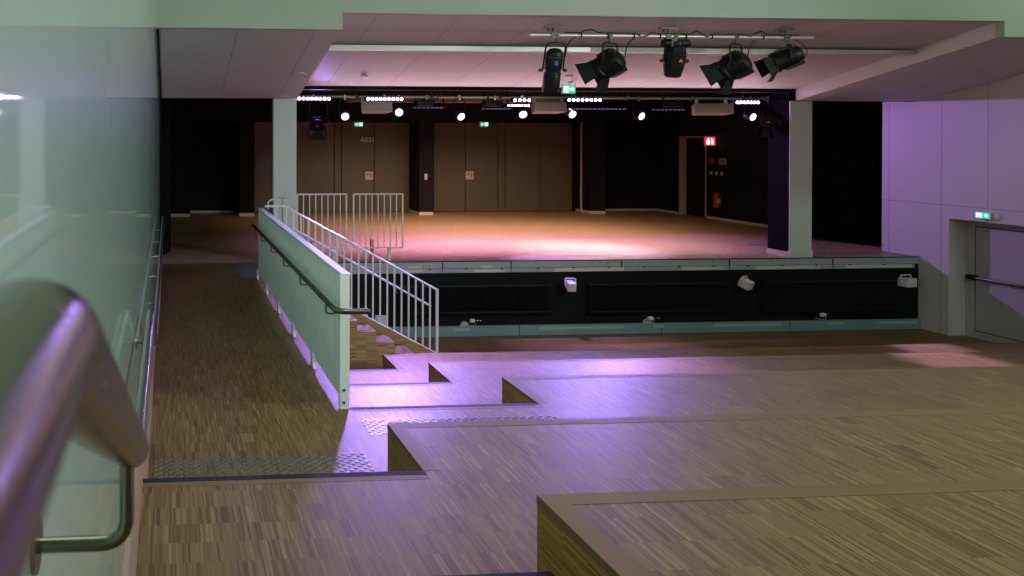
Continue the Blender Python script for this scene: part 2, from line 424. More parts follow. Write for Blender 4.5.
# black piers along the back wall, with pale skirting at the foot
for i, (x0, x1, y) in enumerate(((-.1, .60, 21.85), (1.98, 2.40, 21.95), (7.10, 7.50, 21.95), (12.14, 12.58, 21.96))):
    p = struct(MB().box(x0, x1, y, 22.92, .085, 2.66).build('wall_pier', 'black_navy' if i > 1 else 'black_wall'))
    struct(MB().box(x0, x1, y - .012, 22.9, 0, .085).build('baseboard_pier', 'skirt'))
struct(MB().box(.62, 1.9, 22.89, 22.92, 0, .07).build('baseboard_back', 'skirt'))
struct(MB().box(12.6, 14.7, 22.89, 22.92, 0, .06).build('baseboard_back', 'skirt'))
struct(MB().box(14.67, 14.70, 15.0, 20.6, 0, .07).build('baseboard_side', 'skirt'))
struct(MB().box(14.67, 14.70, 21.8, 22.9, 0, .07).build('baseboard_side', 'skirt'))

# brown panelling with flush doors
def leaf(name, x0, x1, lab, plate_x=None, cat='door', z1=2.64):
    r = empty(name, ((x0 + x1) / 2, 22.87, 0))
    if name.startswith('door'): struct(r, lab, cat)
    else: tag(r, lab, cat, kind='structure')
    I = inv(r); g = .010
    MB(I).box(x0 + g, x1 - g, 22.84, 22.90, .012, z1).build('door_panel' if name.startswith('door') else 'wall_board', 'brown_panel', r, bevel=.004)
    MB(I).box(x0 - .01, x1 + .01, 22.895, 22.915, 0, z1).build('joint', 'seam', r)
    if plate_x:
        pl = MB(I).box(plate_x - .12, plate_x + .12, 22.825, 22.84, .96, 1.20).build('handle_plate', 'plate', r, bevel=.008)
        hb = MB(I); hb.box(plate_x + .03, plate_x + .07, 22.80, 22.825, 1.02, 1.16); hb.box(plate_x - .09, plate_x - .0, 22.817, 22.826, 1.09, 1.15); hb.build('pull_handle', 'brass', pl, bevel=.004)
    return r
leaf('wall_panel', 3.0, 4.84, 'brown wall panel next to the pillar')
leaf('wall_panel', 4.84, 5.05, 'narrow brown panel')
dA = leaf('door_2', 5.05, 6.03, 'brown flush door carrying the room number', 5.88)
leaf('door_3', 6.03, 7.09, 'brown flush door leaf without plate')
leaf('wall_panel', 7.82, 8.78, 'olive brown panel beside the dark pier')
leaf('door_4', 8.78, 9.77, 'brown flush door with square handle plate and exit sign above', 8.90)
leaf('wall_panel', 9.77, 9.99, 'narrow brown panel')
leaf('wall_panel', 9.99, 11.06, 'wide brown panel')
leaf('wall_panel', 11.06, 12.06, 'last brown panel')
tr = MB().box(12.11, 12.138, 22.42, 22.50, 0, 2.66).build('trim_1', 'frame_cream'); struct(tr, 'thin pale edge profile')
struct(MB().box(12.06, 12.14, 22.8, 22.9, 0, 2.66).build('wall_infill', 'black_wall'))
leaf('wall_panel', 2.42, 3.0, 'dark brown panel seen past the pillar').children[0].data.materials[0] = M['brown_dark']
# room number
fc = bpy.data.curves.new('room_number', 'FONT'); fc.body = 'A031'; fc.size = .20; fc.extrude = .004; fc.align_x = 'CENTER'; fc.align_y = 'CENTER'
fo = bpy.data.objects.new('room_number', fc); COL.objects.link(fo); fo.parent = dA
fo.location = (5.83 - dA.location.x, 22.83 - 22.87, 2.13); fo.rotation_euler = (PI / 2, 0, 0); fc.materials.append(M['number_white'])
fo['label'] = 'raised pale characters A031'

# pillars of the stage opening
def pillar(x0, x1, y0, y1, lab, name='pillar'):
    o = MB().box(x0, x1, y0, y1, .0, ZH + .0).build(name, 'pillar', bevel=.008); struct(o, lab)
    MB().box(x0 - .008, x1 + .008, y0 - .012, y1 + .01, 0.001, .13).build('skirting', 'pillar', o)
    return o
pillar(1.835, 2.245, 13.76, 13.95, 'white square pillar at the corridor')
pillar(11.415, 11.845, 13.76, 13.79, 'white square pillar on the stage edge')
p = MB().box(11.415, 11.84, 13.795, 14.30, .10, 3.34).build('wall_return', 'curtain'); struct(p, 'black return behind the white pillar')
struct(MB().box(11.405, 11.85, 13.795, 14.31, 0, .10).build('baseboard_return', 'skirt'))

# ------------------------------------------------------------------ stage front
fw = MB().box(LC + .47, WR + .9, SF - .002, SF + .25, ZP, -.10).build('wall_stage_front', 'under_stage'); struct(fw, 'black wall under the stage lip')
fa = empty('stage_edge', (7.9, SF, -.1)); tag(fa, 'blue grey steel edge profile along the stage lip with tape pieces', 'stage edge', kind='structure')
I = inv(fa)
MB(I).box(2.3, WR + .04, SF - .035, SF, -.012, -.0005).build('top_angle', 'black_metal', fa)
MB(I).box(2.3, WR + .04, SF - .03, SF, -.128, -.014).build('upper_rail', 'blue_steel', fa, bevel=.003)
MB(I).box(2.3, WR - .12, SF - .045, SF - .01, -.205, -.134).build('lower_rail', 'blue_steel', fa, bevel=.003)
random.seed(3)
for x in (4.85, 6.1, 8.15, 10.2, 12.2): MB(I).box(x, x + .012, SF - .0465, SF - .03, -.2, -.016).build('rail_joint', 'seam', fa)
for x0, x1, z0, z1 in ((4.20, 4.50, -.19, -.14), (4.22, 4.48, -.12, -.075), (5.42, 6.0, -.20, -.145), (5.55, 5.75, -.12, -.08), (6.9, 8.2, -.20, -.14), (9.3, 10.1, -.198, -.145), (10.7, 11.95, -.20, -.145), (12.45, 13.75, -.19, -.14)):
    MB(I).box(x0, x1, SF - .048, SF - .029, z0, z1).build('tape_piece', 'tape', fa)
for x in (4.05, 7.9, 9.9, 11.0, 13.2): MB(I).lathe([(.03, -.034), (.03, -.029)], 10, (x, SF, -.05), 1).build('green_mark', 'green_dot', fa)
for i in range(14): MB(I).box(4.6 + i * .66, 4.64 + i * .66, SF - .05, SF - .03, -.147, -.127).build('clip', 'black_metal', fa)
# base plinth
pl = MB().box(3.2, WR + .02, SF - .06, SF, ZP, -1.155).build('baseboard_stage', 'blue_steel_low', bevel=.004); struct(pl)
for x0, x1 in ((5.05, 5.35), (6.6, 8.2), (8.75, 8.95), (9.9, 11.2), (12.1, 12.4), (13.1, 13.85)):
    MB().box(x0, x1, SF - .063, SF - .058, -1.235, -1.185).build('tape_piece', 'tape_dim', pl)
for x in (6.25, 8.9, 11.35): MB().box(x, x + .012, SF - .0625, SF - .058, ZP, -1.156).build('rail_joint', 'seam', pl)

# radiators
def radiator(x0, x1, z0, z1, lab):
    r = empty('radiator', ((x0 + x1) / 2, SF - .02, z0)); tag(r, lab, 'radiator', 'black tubular radiators under the stage')
    I = inv(r); b = MB(I); n = int((x1 - x0) / .05)
    for i in range(n):
        x = x0 + (i + .5) * (x1 - x0) / n
        b.tube([(x, SF - .085, z0 + .012), (x, SF - .085, z1 - .012)], .016, 8)
    b.build('columns', 'black_metal', r, smooth=True)
    h = MB(I); h.tube([(x0, SF - .075, z0 + .05), (x1, SF - .075, z0 + .05)], .024, 10); h.tube([(x0, SF - .075, z1 - .05), (x1, SF - .075, z1 - .05)], .024, 10)
    h.build('header_tubes', 'black_metal', r, smooth=True)
    for x in (x0 + .2, x1 - .2): MB(I).box(x - .02, x + .02, SF - .07, SF - .004, z0 + .1, z1 - .1).build('wall_bracket', 'black_metal', r)
    MB(I).box(x0 + .01, x1 - .01, SF - .104, SF - .1005, z1 - .052, z1 - .046).build('highlight_rail', 'dark_steel', r)
    return r
radiator(4.05, 6.84, -.96, -.385, 'black ribbed radiator below the stage, nearest the stair railing')
radiator(7.52, 10.16, -.98, -.385, 'black ribbed radiator between the two hanging white floodlights')
radiator(10.82, 13.62, -1.0, -.375, 'black ribbed radiator nearest the panelled white wall')
def valve(x, z, lab, plate=True):
    r = empty('thermostat_valve', (x, SF - .05, z)); tag(r, lab, 'valve', 'white radiator valves'); I = inv(r)
    MB(I).lathe([(.034, x - .09), (.038, x - .08), (.036, x - .01), (.02, x)], 14, (0, SF - .08, z), 0).build('thermostat_head', 'valve', r, smooth=True)
    b = MB(I); b.lathe([(.014, x), (.014, x + .12)], 10, (0, SF - .08, z), 0)
    b.lathe([(.042, x + .025), (.042, x + .037)], 12, (0, SF - .08, z), 0); b.lathe([(.042, x + .075), (.042, x + .088)], 12, (0, SF - .08, z), 0); b.tube([(x + .1, SF - .08, z), (x + .1, SF - .01, z)], .012, 8)
    b.build('valve_body', 'steel', r, smooth=True)
    b = MB(I).tube(round_path([(x + .03, SF - .08, z - .02), (x + .02, SF - .07, z - .08), (x - .08, SF - .04, z - .09), (x - .14, SF - .02, z - .06)], .04), .006, 6); b.build('cable', 'grey_box', r, smooth=True)
    return r
valve(5.43, -1.055, 'white thermostat valve with cable under the radiator nearest the stair railing')
valve(8.73, -1.06, 'white thermostat valve with cable under the middle radiator')
valve(12.03, -1.045, 'white thermostat valve under the radiator nearest the white wall')
for x in (5.24, 8.64):
    b = MB().prism([(x - .07, -1.155), (x + .08, -1.155), (x + .09, -1.10), (x + .02, -1.065), (x - .04, -1.10)], 1, SF - .05, SF - .002)
    tag(b.build('junction_box', 'grey_box', bevel=.004), 'small grey angular box on the blue plinth under the ' + ('radiator nearest the railing' if x < 6 else 'middle radiator'), 'box', 'small grey boxes on the plinth')

# white floodlights hung under the lip
def flood(x, z, turn, tilt, lab, w=.15):
    r = empty('floodlight', (x, SF - .17, z)); tag(r, lab, 'floodlight', 'white floodlights under the stage lip')
    q = Matrix.Rotation(turn, 4, 'Z') @ Matrix.Rotation(tilt, 4, 'X')
    b = MB(q)
    b.prism([(-w / 2, -.10), (w / 2, -.10), (w / 2 * .86, -.005), (w / 2 * .8, .10), (-w / 2 * .8, .10), (-w / 2 * .86, -.005)], 2, -.085, .075)
    b.build('housing', 'lamp_white', r, bevel=.012)
    MB(q).box(-w / 2 + .012, w / 2 - .012, -.108, -.10, -.073, .063).build('front_glass', 'lamp_white', r, bevel=.003)
    y = MB(Matrix.Rotation(turn, 4, 'Z'))
    y.tube(round_path([(-w / 2 - .012, .0, -.02), (-w / 2 - .012, .02, .125), (w / 2 + .012, .02, .125), (w / 2 + .012, 0, -.02)], .03), .012, 8)
    y.build('yoke', 'lamp_white', r, smooth=True)
    MB().tube([(0, .02, .12), (0, .02, .22)], .008, 6).build('hanger', 'black_metal', r)
    MB().tube([(.04, .02, .12), (.04, .02, .22)], .006, 6).build('hanger', 'black_metal', r)
    return r
flood(7.14, -.43, math.radians(-14), math.radians(8), 'white floodlight with yoke between the first two radiators, violet lit')
flood(10.42, -.43, math.radians(28), math.radians(22), 'white floodlight tilted sideways between the second and third radiator')
flood(13.53, -.44, math.radians(10), math.radians(0), 'boxy white floodlight against the end wall under the stage lip', .22)

# ------------------------------------------------------------------ balustrade
bal = empty('balustrade', (LC, 9.4, 0)); tag(bal, 'long white ribbed balustrade between the corridor and the descending terraces', 'balustrade')
I = inv(bal); BY0, BY1, BH = 6.28, 12.25, 1.10
nsec = 5
secs = [BY0 + .06 + (BY1 - BY0 - .06) * i / nsec for i in range(nsec + 1)]
for i in range(nsec):
    y0, y1 = secs[i] + .006, secs[i + 1] - .006
    b = MB(I); b.box(LC - .052, LC - .040, y0, y1, .075, BH - .012)
    n = int((y1 - y0) / .085)
    for k in range(n + 1):
        yy = y0 + .010 + (y1 - y0 - .02) * k / n
        b.box(LC - .060, LC - .052, yy - .008, yy + .008, .075, BH - .012)
    b.build('ribbed_panel', 'white_paint', bal)
MB(I).box(LC - .07, LC + .01, BY0, BY1, BH - .012, BH).build('top_cap', 'cap_paint', bal, bevel=.003)
MB(I).box(LC - .08, LC + .0, BY0, BY0 + .05, .004, BH - .012).build('end_post', 'white_paint', bal, bevel=.003)
for i in range(1, nsec + 1):
    y = secs[i] - (.03 if i == nsec else 0)
    MB(I).box(LC - .038, LC - .0, y - .025, y + .025, .08, BH - .012).build('post', 'white_paint', bal, bevel=.003)
    MB(I).prism([(y - .10, .0), (y + .05, .0), (y + .05, .13), (y - .02, .13)], 0, LC - .085, LC - .061).build('foot_plate', 'white_paint', bal)
for z in (.06, .16): MB(I).lathe([(.012, BY0 - .006), (.012, BY0)], 10, (LC - .045, 0, z), 1).build('bolt', 'dark_steel', bal)
hp = round_path([(LC - .15, 12.36, .81), (LC - .14, 12.22, .83), (LC - .14, 6.42, .83), (LC - .14, 6.10, .835), (LC + .12, 6.10, .835)], .10)
hr = MB(I).tube(hp, .024, 14).build('handrail', 'dark_steel', bal, smooth=True); hr['label'] = 'dark steel tube handrail'
for y in (12.05, 11.2, 10.1, 9.0, 7.85, 6.55):
    MB(I).tube(round_path([(LC - .14, y, .81), (LC - .14, y, .72), (LC - .06, y, .72)], .03), .008, 8).build('handrail_bracket', 'dark_steel', hr, smooth=True)

# ------------------------------------------------------------------ stair beside the stage front: stepped ledge, flight
led = MB(); X0 = 2.211; P = .282
pts = [(LC, ZP), (LC, 0), (1.93, 0)]
x = 1.93
for k in range(1, 9):
    pts += [(x, -.165 * k)]; x = X0 + P * (k - 1); pts += [(x, -.165 * k)]
pts += [(x, ZP)]
led = MB().prism(pts, 1, 11.45, 11.95)
lo = led.build('stepped_ledge', 'oak_front'); tag(lo, 'stepped timber side of the stage stair with violet lit treads', 'stairs', kind='structure')
lo.data.materials.append(M['oak_floor'])
for p in lo.data.polygons:
    if abs(p.normal.z) > .5: p.material_index = 1
pts = [(1.93, ZP), (1.93, 0)]
x = 1.93
st = MB(); pts = [(1.93, ZP), (1.93, -.0)]
for k in range(1, 9):
    pts += [(x, -.165 * k)]; x = X0 + P * (k - 1); pts += [(x, -.165 * k)]
pts += [(x, ZP)]
o = MB().prism([p for i, p in enumerate(pts) if i == 0 or p != pts[i - 1]], 1, 12.06, SF - .07).build('stair_flight', 'oak_floor'); tag(o, 'timber stair flight from the corridor down to the pit along the stage front', 'stairs', kind='structure')
# stringer board carrying the railing
z_of = lambda X: 1.04 - (X - 1.97) * .5496      # top rail height along X at the railing
o = MB().prism([(1.93, .03), (4.25, -1.20), (4.25, ZP), (3.9, ZP), (1.93, -.35)], 1, 11.955, 12.05).build('stair_stringer', 'oak_front'); tag(o, 'sloping timber stringer under the white stair railing', 'stringer', kind='structure')
o = MB().prism([(2.95, -.69), (4.02, -1.26), (4.02, -1.30), (2.95, -.73)], 1, 11.94, 11.954).build('trim_3', 'black_strip'); struct(o)
# white cover plates
for i, (x0, x1, z0, z1) in enumerate(((3.63, 3.83, -1.14, -.93), (3.36, 3.50, -.96, -.80))):
    tag(MB().box(x0, x1, SF - .10, SF - .07, z0, z1).build('cover_plate', 'lamp_white', bevel=.004), ('larger' if i == 0 else 'smaller') + ' white cover plate on the black wall behind the stair railing', 'cover plate', 'white cover plates behind the stair')

# railing
ra = empty('stair_railing', (3.0, 12.0, 0)); tag(ra, 'white barred railing sloping down beside the stage stair', 'railing')
I = inv(ra); RY = 12.0
MB(I).tube([(1.47, RY, 1.145), (1.76, RY, 1.145), (1.78, RY, 1.143), (4.166, RY, z_of(4.166)), ], .017, 8).build('top_rail', 'cap_paint', ra, smooth=True)
MB(I).tube([(1.80, RY, .08), (4.166, RY, z_of(4.166) - .995)], .017, 8).build('bottom_rail', 'cap_paint', ra, smooth=True)
MB(I).box(4.148, 4.184, RY - .02, RY + .02, ZP + .0, z_of(4.166) + .012).build('end_post', 'cap_paint', ra)
x = 4.166 - .1125
i = 0
while x > 1.8:
    MB(I).box(x - .012, x + .012, RY - .008, RY + .008, z_of(x) - 1.0, z_of(x)).build('bar', 'cap_paint', ra); x -= .1125; i += 1
MB(I).box(1.62, 1.645, RY - .01, RY + .01, 0, 1.145).build('bar', 'cap_paint', ra)
hr = MB(I).tube([(1.9, RY + .09, .80), (4.10, RY + .09, -.44)], .017, 10).build('inner_handrail', 'cap_paint', ra, smooth=True)
for x in (2.2, 2.85, 3.55, 3.95):
    zz = .80 - (x - 1.9) * .5636
    MB(I).tube(round_path([(x, RY + .09, zz - .01), (x, RY + .09, zz - .09), (x, RY + .005, zz - .09)], .02), .006, 6).build('handrail_bracket', 'dark_steel', hr)
# handrail end post in front of the pillar
hpost = empty('handrail_post', (1.92, 13.2, 0)); tag(hpost, 'slim grey handrail post in front of the white pillar', 'post'); I = inv(hpost)
MB(I).tube([(1.925, 13.2, 0), (1.925, 13.2, 1.17)], .018, 10).build('post', 'alu', hpost, smooth=True)
MB(I).tube(round_path([(1.66, 13.12, 1.0), (1.66, 13.12, 1.12), (1.80, 13.2, 1.185), (2.02, 13.2, 1.185)], .03), .014, 10).build('top_rail', 'alu', hpost, smooth=True)

# removable barrier panels on the stage edge
def barrier(x0, x1, lab, extra):
    r = empty('guard_panel', ((x0 + x1) / 2, SF + .11, 0)); tag(r, lab, 'railing', 'white barred guard panels'); I = inv(r)
    y = SF + .11; z0, z1 = .235, 1.19; t = .014
    b = MB(I); b.tube([(x0, y, z1), (x1, y, z1)], t, 8); b.build('top_rail', 'cap_paint', r, smooth=True)
    b = MB(I); b.tube([(x0, y, z0), (x1, y, z0)], t, 8); b.build('bottom_rail', 'cap_paint', r, smooth=True)
    for i in range(9):
        x = x0 + (x1 - x0) * i / 8; w = .014 if i in (0, 8) else .009
        MB(I).box(x - w, x + w, y - .008, y + .008, z0, z1).build('bar', 'cap_paint', r)
    for x in extra: 
        MB(I).box(x - .03, x + .03, y - .03, y + .012, .0005, z0 + .02).build('foot', 'lamp_white', r, bevel=.003)
    return r
barrier(2.275, 3.155, 'white barred guard panel on the stage edge, half behind the pillar', (2.93,))
barrier(3.285, 4.175, 'white barred guard panel standing free beside the stair opening', (3.50, 3.93))
for (x, y, z0, z1, lab) in ((3.63, SF + .155, 0, .38, 'short brown floor post behind the free standing guard panel'), (3.50, SF + .03, 0, .06, 'low brown block at the foot of the guard panel')):
    b = MB().box(x - .03, x + .03, y - .02, y + .03, z0 + .0005, z1); tag(b.build('floor_post', 'brass', bevel=.004), lab, 'post')

# ------------------------------------------------------------------ wall handrails
hrA = empty('wall_handrail', (-.055, .5, 1.6)); tag(hrA, 'thick brushed steel handrail end, close up, bending down along the steps', 'handrail'); I = inv(hrA)
hx = -.047
pathA = round_path([(hx - .001, -.30, 2.131), (hx, .275, 2.131), (hx, .98, 1.815)], .03, 8)
MB(I).tube(pathA, .0235, 40).build('rail_tube', 'steel', hrA, smooth=True)
for y, z in ((-.05, 2.131), (.90, 1.855)):
    MB(I).tube(round_path([(hx, y, z - .015), (hx, y, z - .115), (WL, y, z - .115)], .03), .0085, 12).build('rail_bracket', 'steel', hrA, smooth=True)
    MB(I).lathe([(.03, WL), (.03, WL + .005)], 16, (0, y, z - .115), 0).build('rosette', 'steel', hrA, smooth=True)
hrB = empty('wall_handrail', (-.08, 8, .9)); tag(hrB, 'steel handrail along the glossy wall beside the corridor', 'handrail'); I = inv(hrB)
hx = -.085
pathB = round_path([(hx, 2.25, 1.33), (hx, 3.95, 1.33), (hx, 5.0, .90), (hx, 12.9, .90)], .08, 8)
MB(I).tube(pathB, .0215, 20).build('rail_tube', 'steel', hrB, smooth=True)
for y, z in ((2.6, 1.33), (3.7, 1.33), (5.3, .90), (6.6, .9), (7.9, .9), (9.2, .9), (10.5, .9), (11.8, .9)):
    MB(I).tube(round_path([(hx, y, z - .015), (hx, y, z - .09), (WL, y, z - .09)], .02), .006, 8).build('rail_bracket', 'steel', hrB, smooth=True)
    MB(I).lathe([(.028, WL), (.028, WL + .005)], 14, (0, y, z - .09), 0).build('rosette', 'steel', hrB, smooth=True)

# ------------------------------------------------------------------ curtains
def curtain(p0, p1, z0, z1, lab, folds=22, amp=.05):
    b = MB(); n = folds * 8; A = []; B = []; C = []; Dn = []
    d = Vector((p1[0] - p0[0], p1[1] - p0[1], 0)); nn = Vector((-d.y, d.x, 0)).normalized()
    for i in range(n + 1):
        t = i / n; off = math.sin(t * folds * 2 * PI) * amp + .3 * amp * math.sin(t * folds * .7 * PI + 1)
        q = Vector((p0[0], p0[1], 0)) + d * t + nn * off
        A.append(b.v((q.x, q.y, z0))); B.append(b.v((q.x, q.y, z1))); q = q + nn * .008
        C.append(b.v((q.x, q.y, z0))); Dn.append(b.v((q.x, q.y, z1)))
    for i in range(n):
        b.bm.faces.new([A[i], A[i + 1], B[i + 1], B[i]]); b.bm.faces.new([C[i + 1], C[i], Dn[i], Dn[i + 1]])
        b.bm.faces.new([A[i], C[i], C[i + 1], A[i + 1]]); b.bm.faces.new([B[i + 1], Dn[i + 1], Dn[i], B[i]])
    o = b.build('curtain', 'curtain', smooth=True); return tag(o, lab, 'curtain')
curtain((13.85, 16.3), (14.5, 14.75), .03, 3.3, 'heavy black pleated curtain between the white pillar and the panelled wall')
curtain((-.12, 14.55), (.03, 15.2), .02, 3.2, 'narrow black curtain hanging at the end of the glossy wall', 4, .03)

# ------------------------------------------------------------------ signs and wall fittings on the stage side wall
ds = empty('door_5', (14.7, 21.2, 0)); struct(ds, 'black side door with a pale frame', 'door'); I = inv(ds)
b = MB(I); b.box(14.68, 14.86, 21.70, 21.78, 0, 2.25); b.box(14.68, 14.86, 20.64, 20.67, 0, 2.25); b.box(14.66, 14.86, 20.67, 21.70, 2.20, 2.25)
b.build('door_frame', 'frame_cream', ds)
MB(I).box(14.82, 14.86, 20.67, 21.70, 0.01, 2.20).build('door_panel', 'black_wall', ds)
b = MB(I); b.box(14.72, 14.82, 21.66, 21.705, 0, 2.2); b.build('door_reveal', 'frame_cream', ds)

def sign(cx, cy, cz, w, h, facing, mbase, lab, arrow, mode='exit', m='green_sign'):
    """facing: rotation about Z of a sign whose face looks to -Y"""
    r = empty('exit_sign' if mode == 'exit' else 'extinguisher_sign', (cx, cy, cz)); tag(r, lab, 'sign')
    q = Matrix.Rotation(facing, 4, 'Z')
    MB(q).box(-w / 2 - .008, w / 2 + .008, -.02, .02, -h / 2 - .008, h / 2 + .008).build('casing', 'grey_box', r, bevel=.004)
    MB(q).box(-w / 2, w / 2, -.024, -.02, -h / 2, h / 2).build('lit_face', m, r)
    b = MB(q)
    if mode == 'exit':
        s = 1 if arrow > 0 else -1
        # door field with a running figure cut dark in it
        dx = -s * w * .25
        b.box(dx - w * .19, dx + w * .19, -.026, -.024, -h * .38, h * .38)
        ax = s * w * .25; a = h * .30
        b.prism([(ax + s * a, 0), (ax, a), (ax - s * .0, a * .42), (ax - s * a, a * .42), (ax - s * a, -a * .42), (ax, -a * .42), (ax, -a)], 1, -.026, -.024)
        b.build('pictogram', 'sign_white', r)
        f = MB(q); k = h * .3
        f.lathe([(k * .2, -.0275), (k * .2, -.026)], 8, (dx + s * k * .1, 0, k * .75), 1)
        f.prism([(dx - k * .2, -k * .1), (dx + k * .15, -k * .1), (dx + k * .25, k * .5), (dx - k * .1, k * .5)], 1, -.0275, -.026)
        f.prism([(dx - k * .2, -k * .1), (dx + k * .05, -k * .1), (dx - k * .3, -k), (dx - k * .5, -k * .9)], 1, -.0275, -.026)
        f.prism([(dx - k * .05, -k * .1), (dx + k * .15, -k * .1), (dx + k * .5, -k * .6), (dx + k * .3, -k * .8)], 1, -.0275, -.026)
        f.build('running_figure', m, r)
    else:
        b.box(-w * .33, -w * .02, -.026, -.024, -h * .40, h * .15); b.lathe([(w * .09, -.026), (w * .09, -.024)], 10, (-w * .17, 0, h * .27), 1)
        b.box(w * .12, w * .34, -.026, -.024, -h * .40, h * .22); b.box(w * .08, w * .2, -.026, -.024, h * .22, h * .36)
        b.build('pictogram', 'sign_white', r)
    return r
sign(14.525, 20.28, 2.115, .30, .23, 0, None, 'lit red fire equipment sign projecting beside the black side door', 1, 'fire', 'red_sign')
sign(5.50, 22.60, 2.58, .25, .12, 0, None, 'small green exit sign above the room number A031', -1, m='green_sign_far')
sign(9.24, 22.60, 2.59, .25, .13, 0, None, 'small green exit sign on a bracket above the door with square handle plate', -1, m='green_sign_far')
sg = sign(6.79, 13.0, 3.025, .215, .135, 0, None, 'green exit sign hanging from the sloping ceiling behind the first spotlight', 1)
for x in (-.07, .07): MB().tube([(x, 0, .07), (x, 0, .21)], .005, 6).build('suspension_rod', 'alu', sg)
MB().lathe([(.06, .205), (.075, .235)], 16, (0, 0, 0)).build('ceiling_mount', 'lamp_white', sg)
MB().lathe([(.03, .07), (.03, .11)], 10, (0.02, -.03, .03)).build('lamp_dome', 'lamp_white', sg)
sg = sign(WR - .05, 12.52, .885, .24, .10, -PI / 2, None, 'green exit sign with arrow on the white wall above the recessed door', 1)
MB().box(.01, .05, -.21, -.14, -.04, .04).build('lamp_unit', 'lamp_white', sg)
# call point, notice, switches
tag(MB().box(14.66, 14.70, 20.33, 20.50, 1.50, 1.65).build('fire_call_point', 'red_paint', bevel=.005), 'small red square call point beside the side door', 'call point')
n_ = MB().box(14.68, 14.70, 19.86, 20.12, 1.49, 1.66).build('notice_plate', 'grey_box', bevel=.003); tag(n_, 'grey framed notice right of the red call point', 'notice')
b = MB(); b.box(14.675, 14.681, 19.90, 20.08, 1.60, 1.62); b.box(14.675, 14.681, 19.90, 20.04, 1.565, 1.58); b.box(14.675, 14.681, 19.90, 20.06, 1.53, 1.545); b.build('printed_line', 'seam', n_)
for i, y in enumerate((20.44, 20.23, 20.03)):
    o = MB().box(14.68, 14.70, y - .05, y + .05, 1.20, 1.30).build('wall_socket', 'plate', bevel=.006)
    tag(o, 'pale wall socket under the notice, %s of three' % ('the one next to the door frame', 'middle one', 'farthest from the door frame')[i], 'socket', 'row of three sockets')
# extinguisher
ex = empty('fire_extinguisher', (14.59, 20.08, .33)); tag(ex, 'red fire extinguisher hung on the black side wall', 'fire extinguisher')
MB().lathe([(.06, 0), (.085, .02), (.085, .33), (.06, .39), (.025, .42)], 20).build('cylinder', 'red_paint', ex, smooth=True)
b = MB(); b.lathe([(.02, .42), (.02, .46)], 10); b.box(-.06, .03, -.012, .012, .46, .48); b.build('valve_head', 'black_metal', ex)
MB().tube(round_path([(0, 0, .45), (.10, -.03, .42), (.11, -.05, .12)], .04), .010, 8).build('hose', 'black_metal', ex, smooth=True)
MB().box(-.05, .04, -.088, -.078, .14, .25).build('paper_label', 'plate', ex)
tag(MB().box(14.60, 14.69, 20.05, 20.11, .60, .66).build('extinguisher_bracket', 'black_metal'), 'black bracket holding the red extinguisher', 'bracket')
# plate on the pier near the guard panel
o = MB().box(7.24, 7.33, 21.925, 21.95, 1.00, 1.17).build('light_switch', 'plate', bevel=.006); tag(o, 'pale double switch on the dark pier between the brown panels', 'switch')
MB().box(7.26, 7.31, 21.918, 21.926, 1.09, 1.15).build('rocker', 'lamp_white', o)
tag(MB().box(11.85, 12.2, 15.38, 15.44, .0005, .01).build('floor_strip', 'blue_label'), 'short dark blue strip lying on the stage floor near the pillar', 'strip')

# ------------------------------------------------------------------ ceiling fittings
tk = empty('lighting_track', (7, 11.45, 3.56)); tag(tk, 'long white linear track recessed across the sloping ceiling', 'track')
I = inv(tk)
z = soff(11.45) + HC
MB(I).box(CX0 + .01, CX1 - .01, 11.40, 11.52, z - .085, z - .013).build('track_body', 'alu', tk, bevel=.004)
MB(I).box(CX0 + .01, CX1 - .01, 11.525, 11.55, z - .03, z + .0).build('shadow_gap', 'seam', tk)
for x0, x1 in ((6.3, 8.1), (9.3, 11.1)): MB(I).box(x0, x1, 11.39, 11.40, z - .08, z - .02).build('lamp_cover', 'lamp_white', tk)
sd = MB().lathe([(.055, -.05), (.06, -.03), (.03, 0)], 20, (0, 0, 0)).build('smoke_detector', 'lamp_white', smooth=True, loc=(3.26, 13.0, soff(13.0) + HC + .005)); tag(sd, 'round white smoke detector on the sloping ceiling', 'smoke detector')
sv = MB().lathe([(.10, -.015), (.11, -.005), (.11, 0.02)], 28).build('ceiling_vent', 'soffit', smooth=True, loc=(2.04, 12.24, soff(12.24) - .004)); sv.rotation_euler = (math.atan(-CS), 0, 0); tag(sv, 'flat round disc set in the lower ceiling near the pillar', 'vent')

# ------------------------------------------------------------------ pipes and lamps
PY, PZ = 10.6, 3.62
pipe = empty('lighting_pipe', (7.05, PY, PZ)); tag(pipe, 'aluminium pipe under the sloping ceiling carrying five black lamps', 'pipe'); I = inv(pipe)
MB(I).tube([(4.97, PY, PZ), (9.13, PY, PZ)], .025, 16).build('tube', 'alu', pipe, smooth=True)
for x in (5.31, 6.97, 8.71):
    zc = soff(PY) + HC
    b = MB(I); b.box(x - .12, x + .12, PY - .04, PY + .04, zc - .018, zc + .01); b.tube([(x, PY, PZ), (x, PY, zc)], .012, 8); b.tube([(x - .06, PY, zc - .06), (x - .06, PY, zc)], .018, 8); b.box(x - .035, x + .035, PY - .035, PY + .035, PZ - .035, PZ + .035)
    b.build('ceiling_clamp', 'clamp_metal', pipe)
# cable along the pipe
b = MB(I); b.tube([(5.45 + t * .08, PY - .03, PZ + .035 + (.0 if abs(((t * .08) % .8) - .4) > .1 else -.05 * math.sin(t))) for t in range(44)], .009, 6)
b.build('cable', 'black_metal', pipe, smooth=True)
b = MB(I)
for k in range(9): x = 5.7 + k * .38; b.lathe([(.032, x), (.032, x + .02)], 12, (0, PY, PZ), 0)
b.build('cable_tie', 'black_metal', pipe)

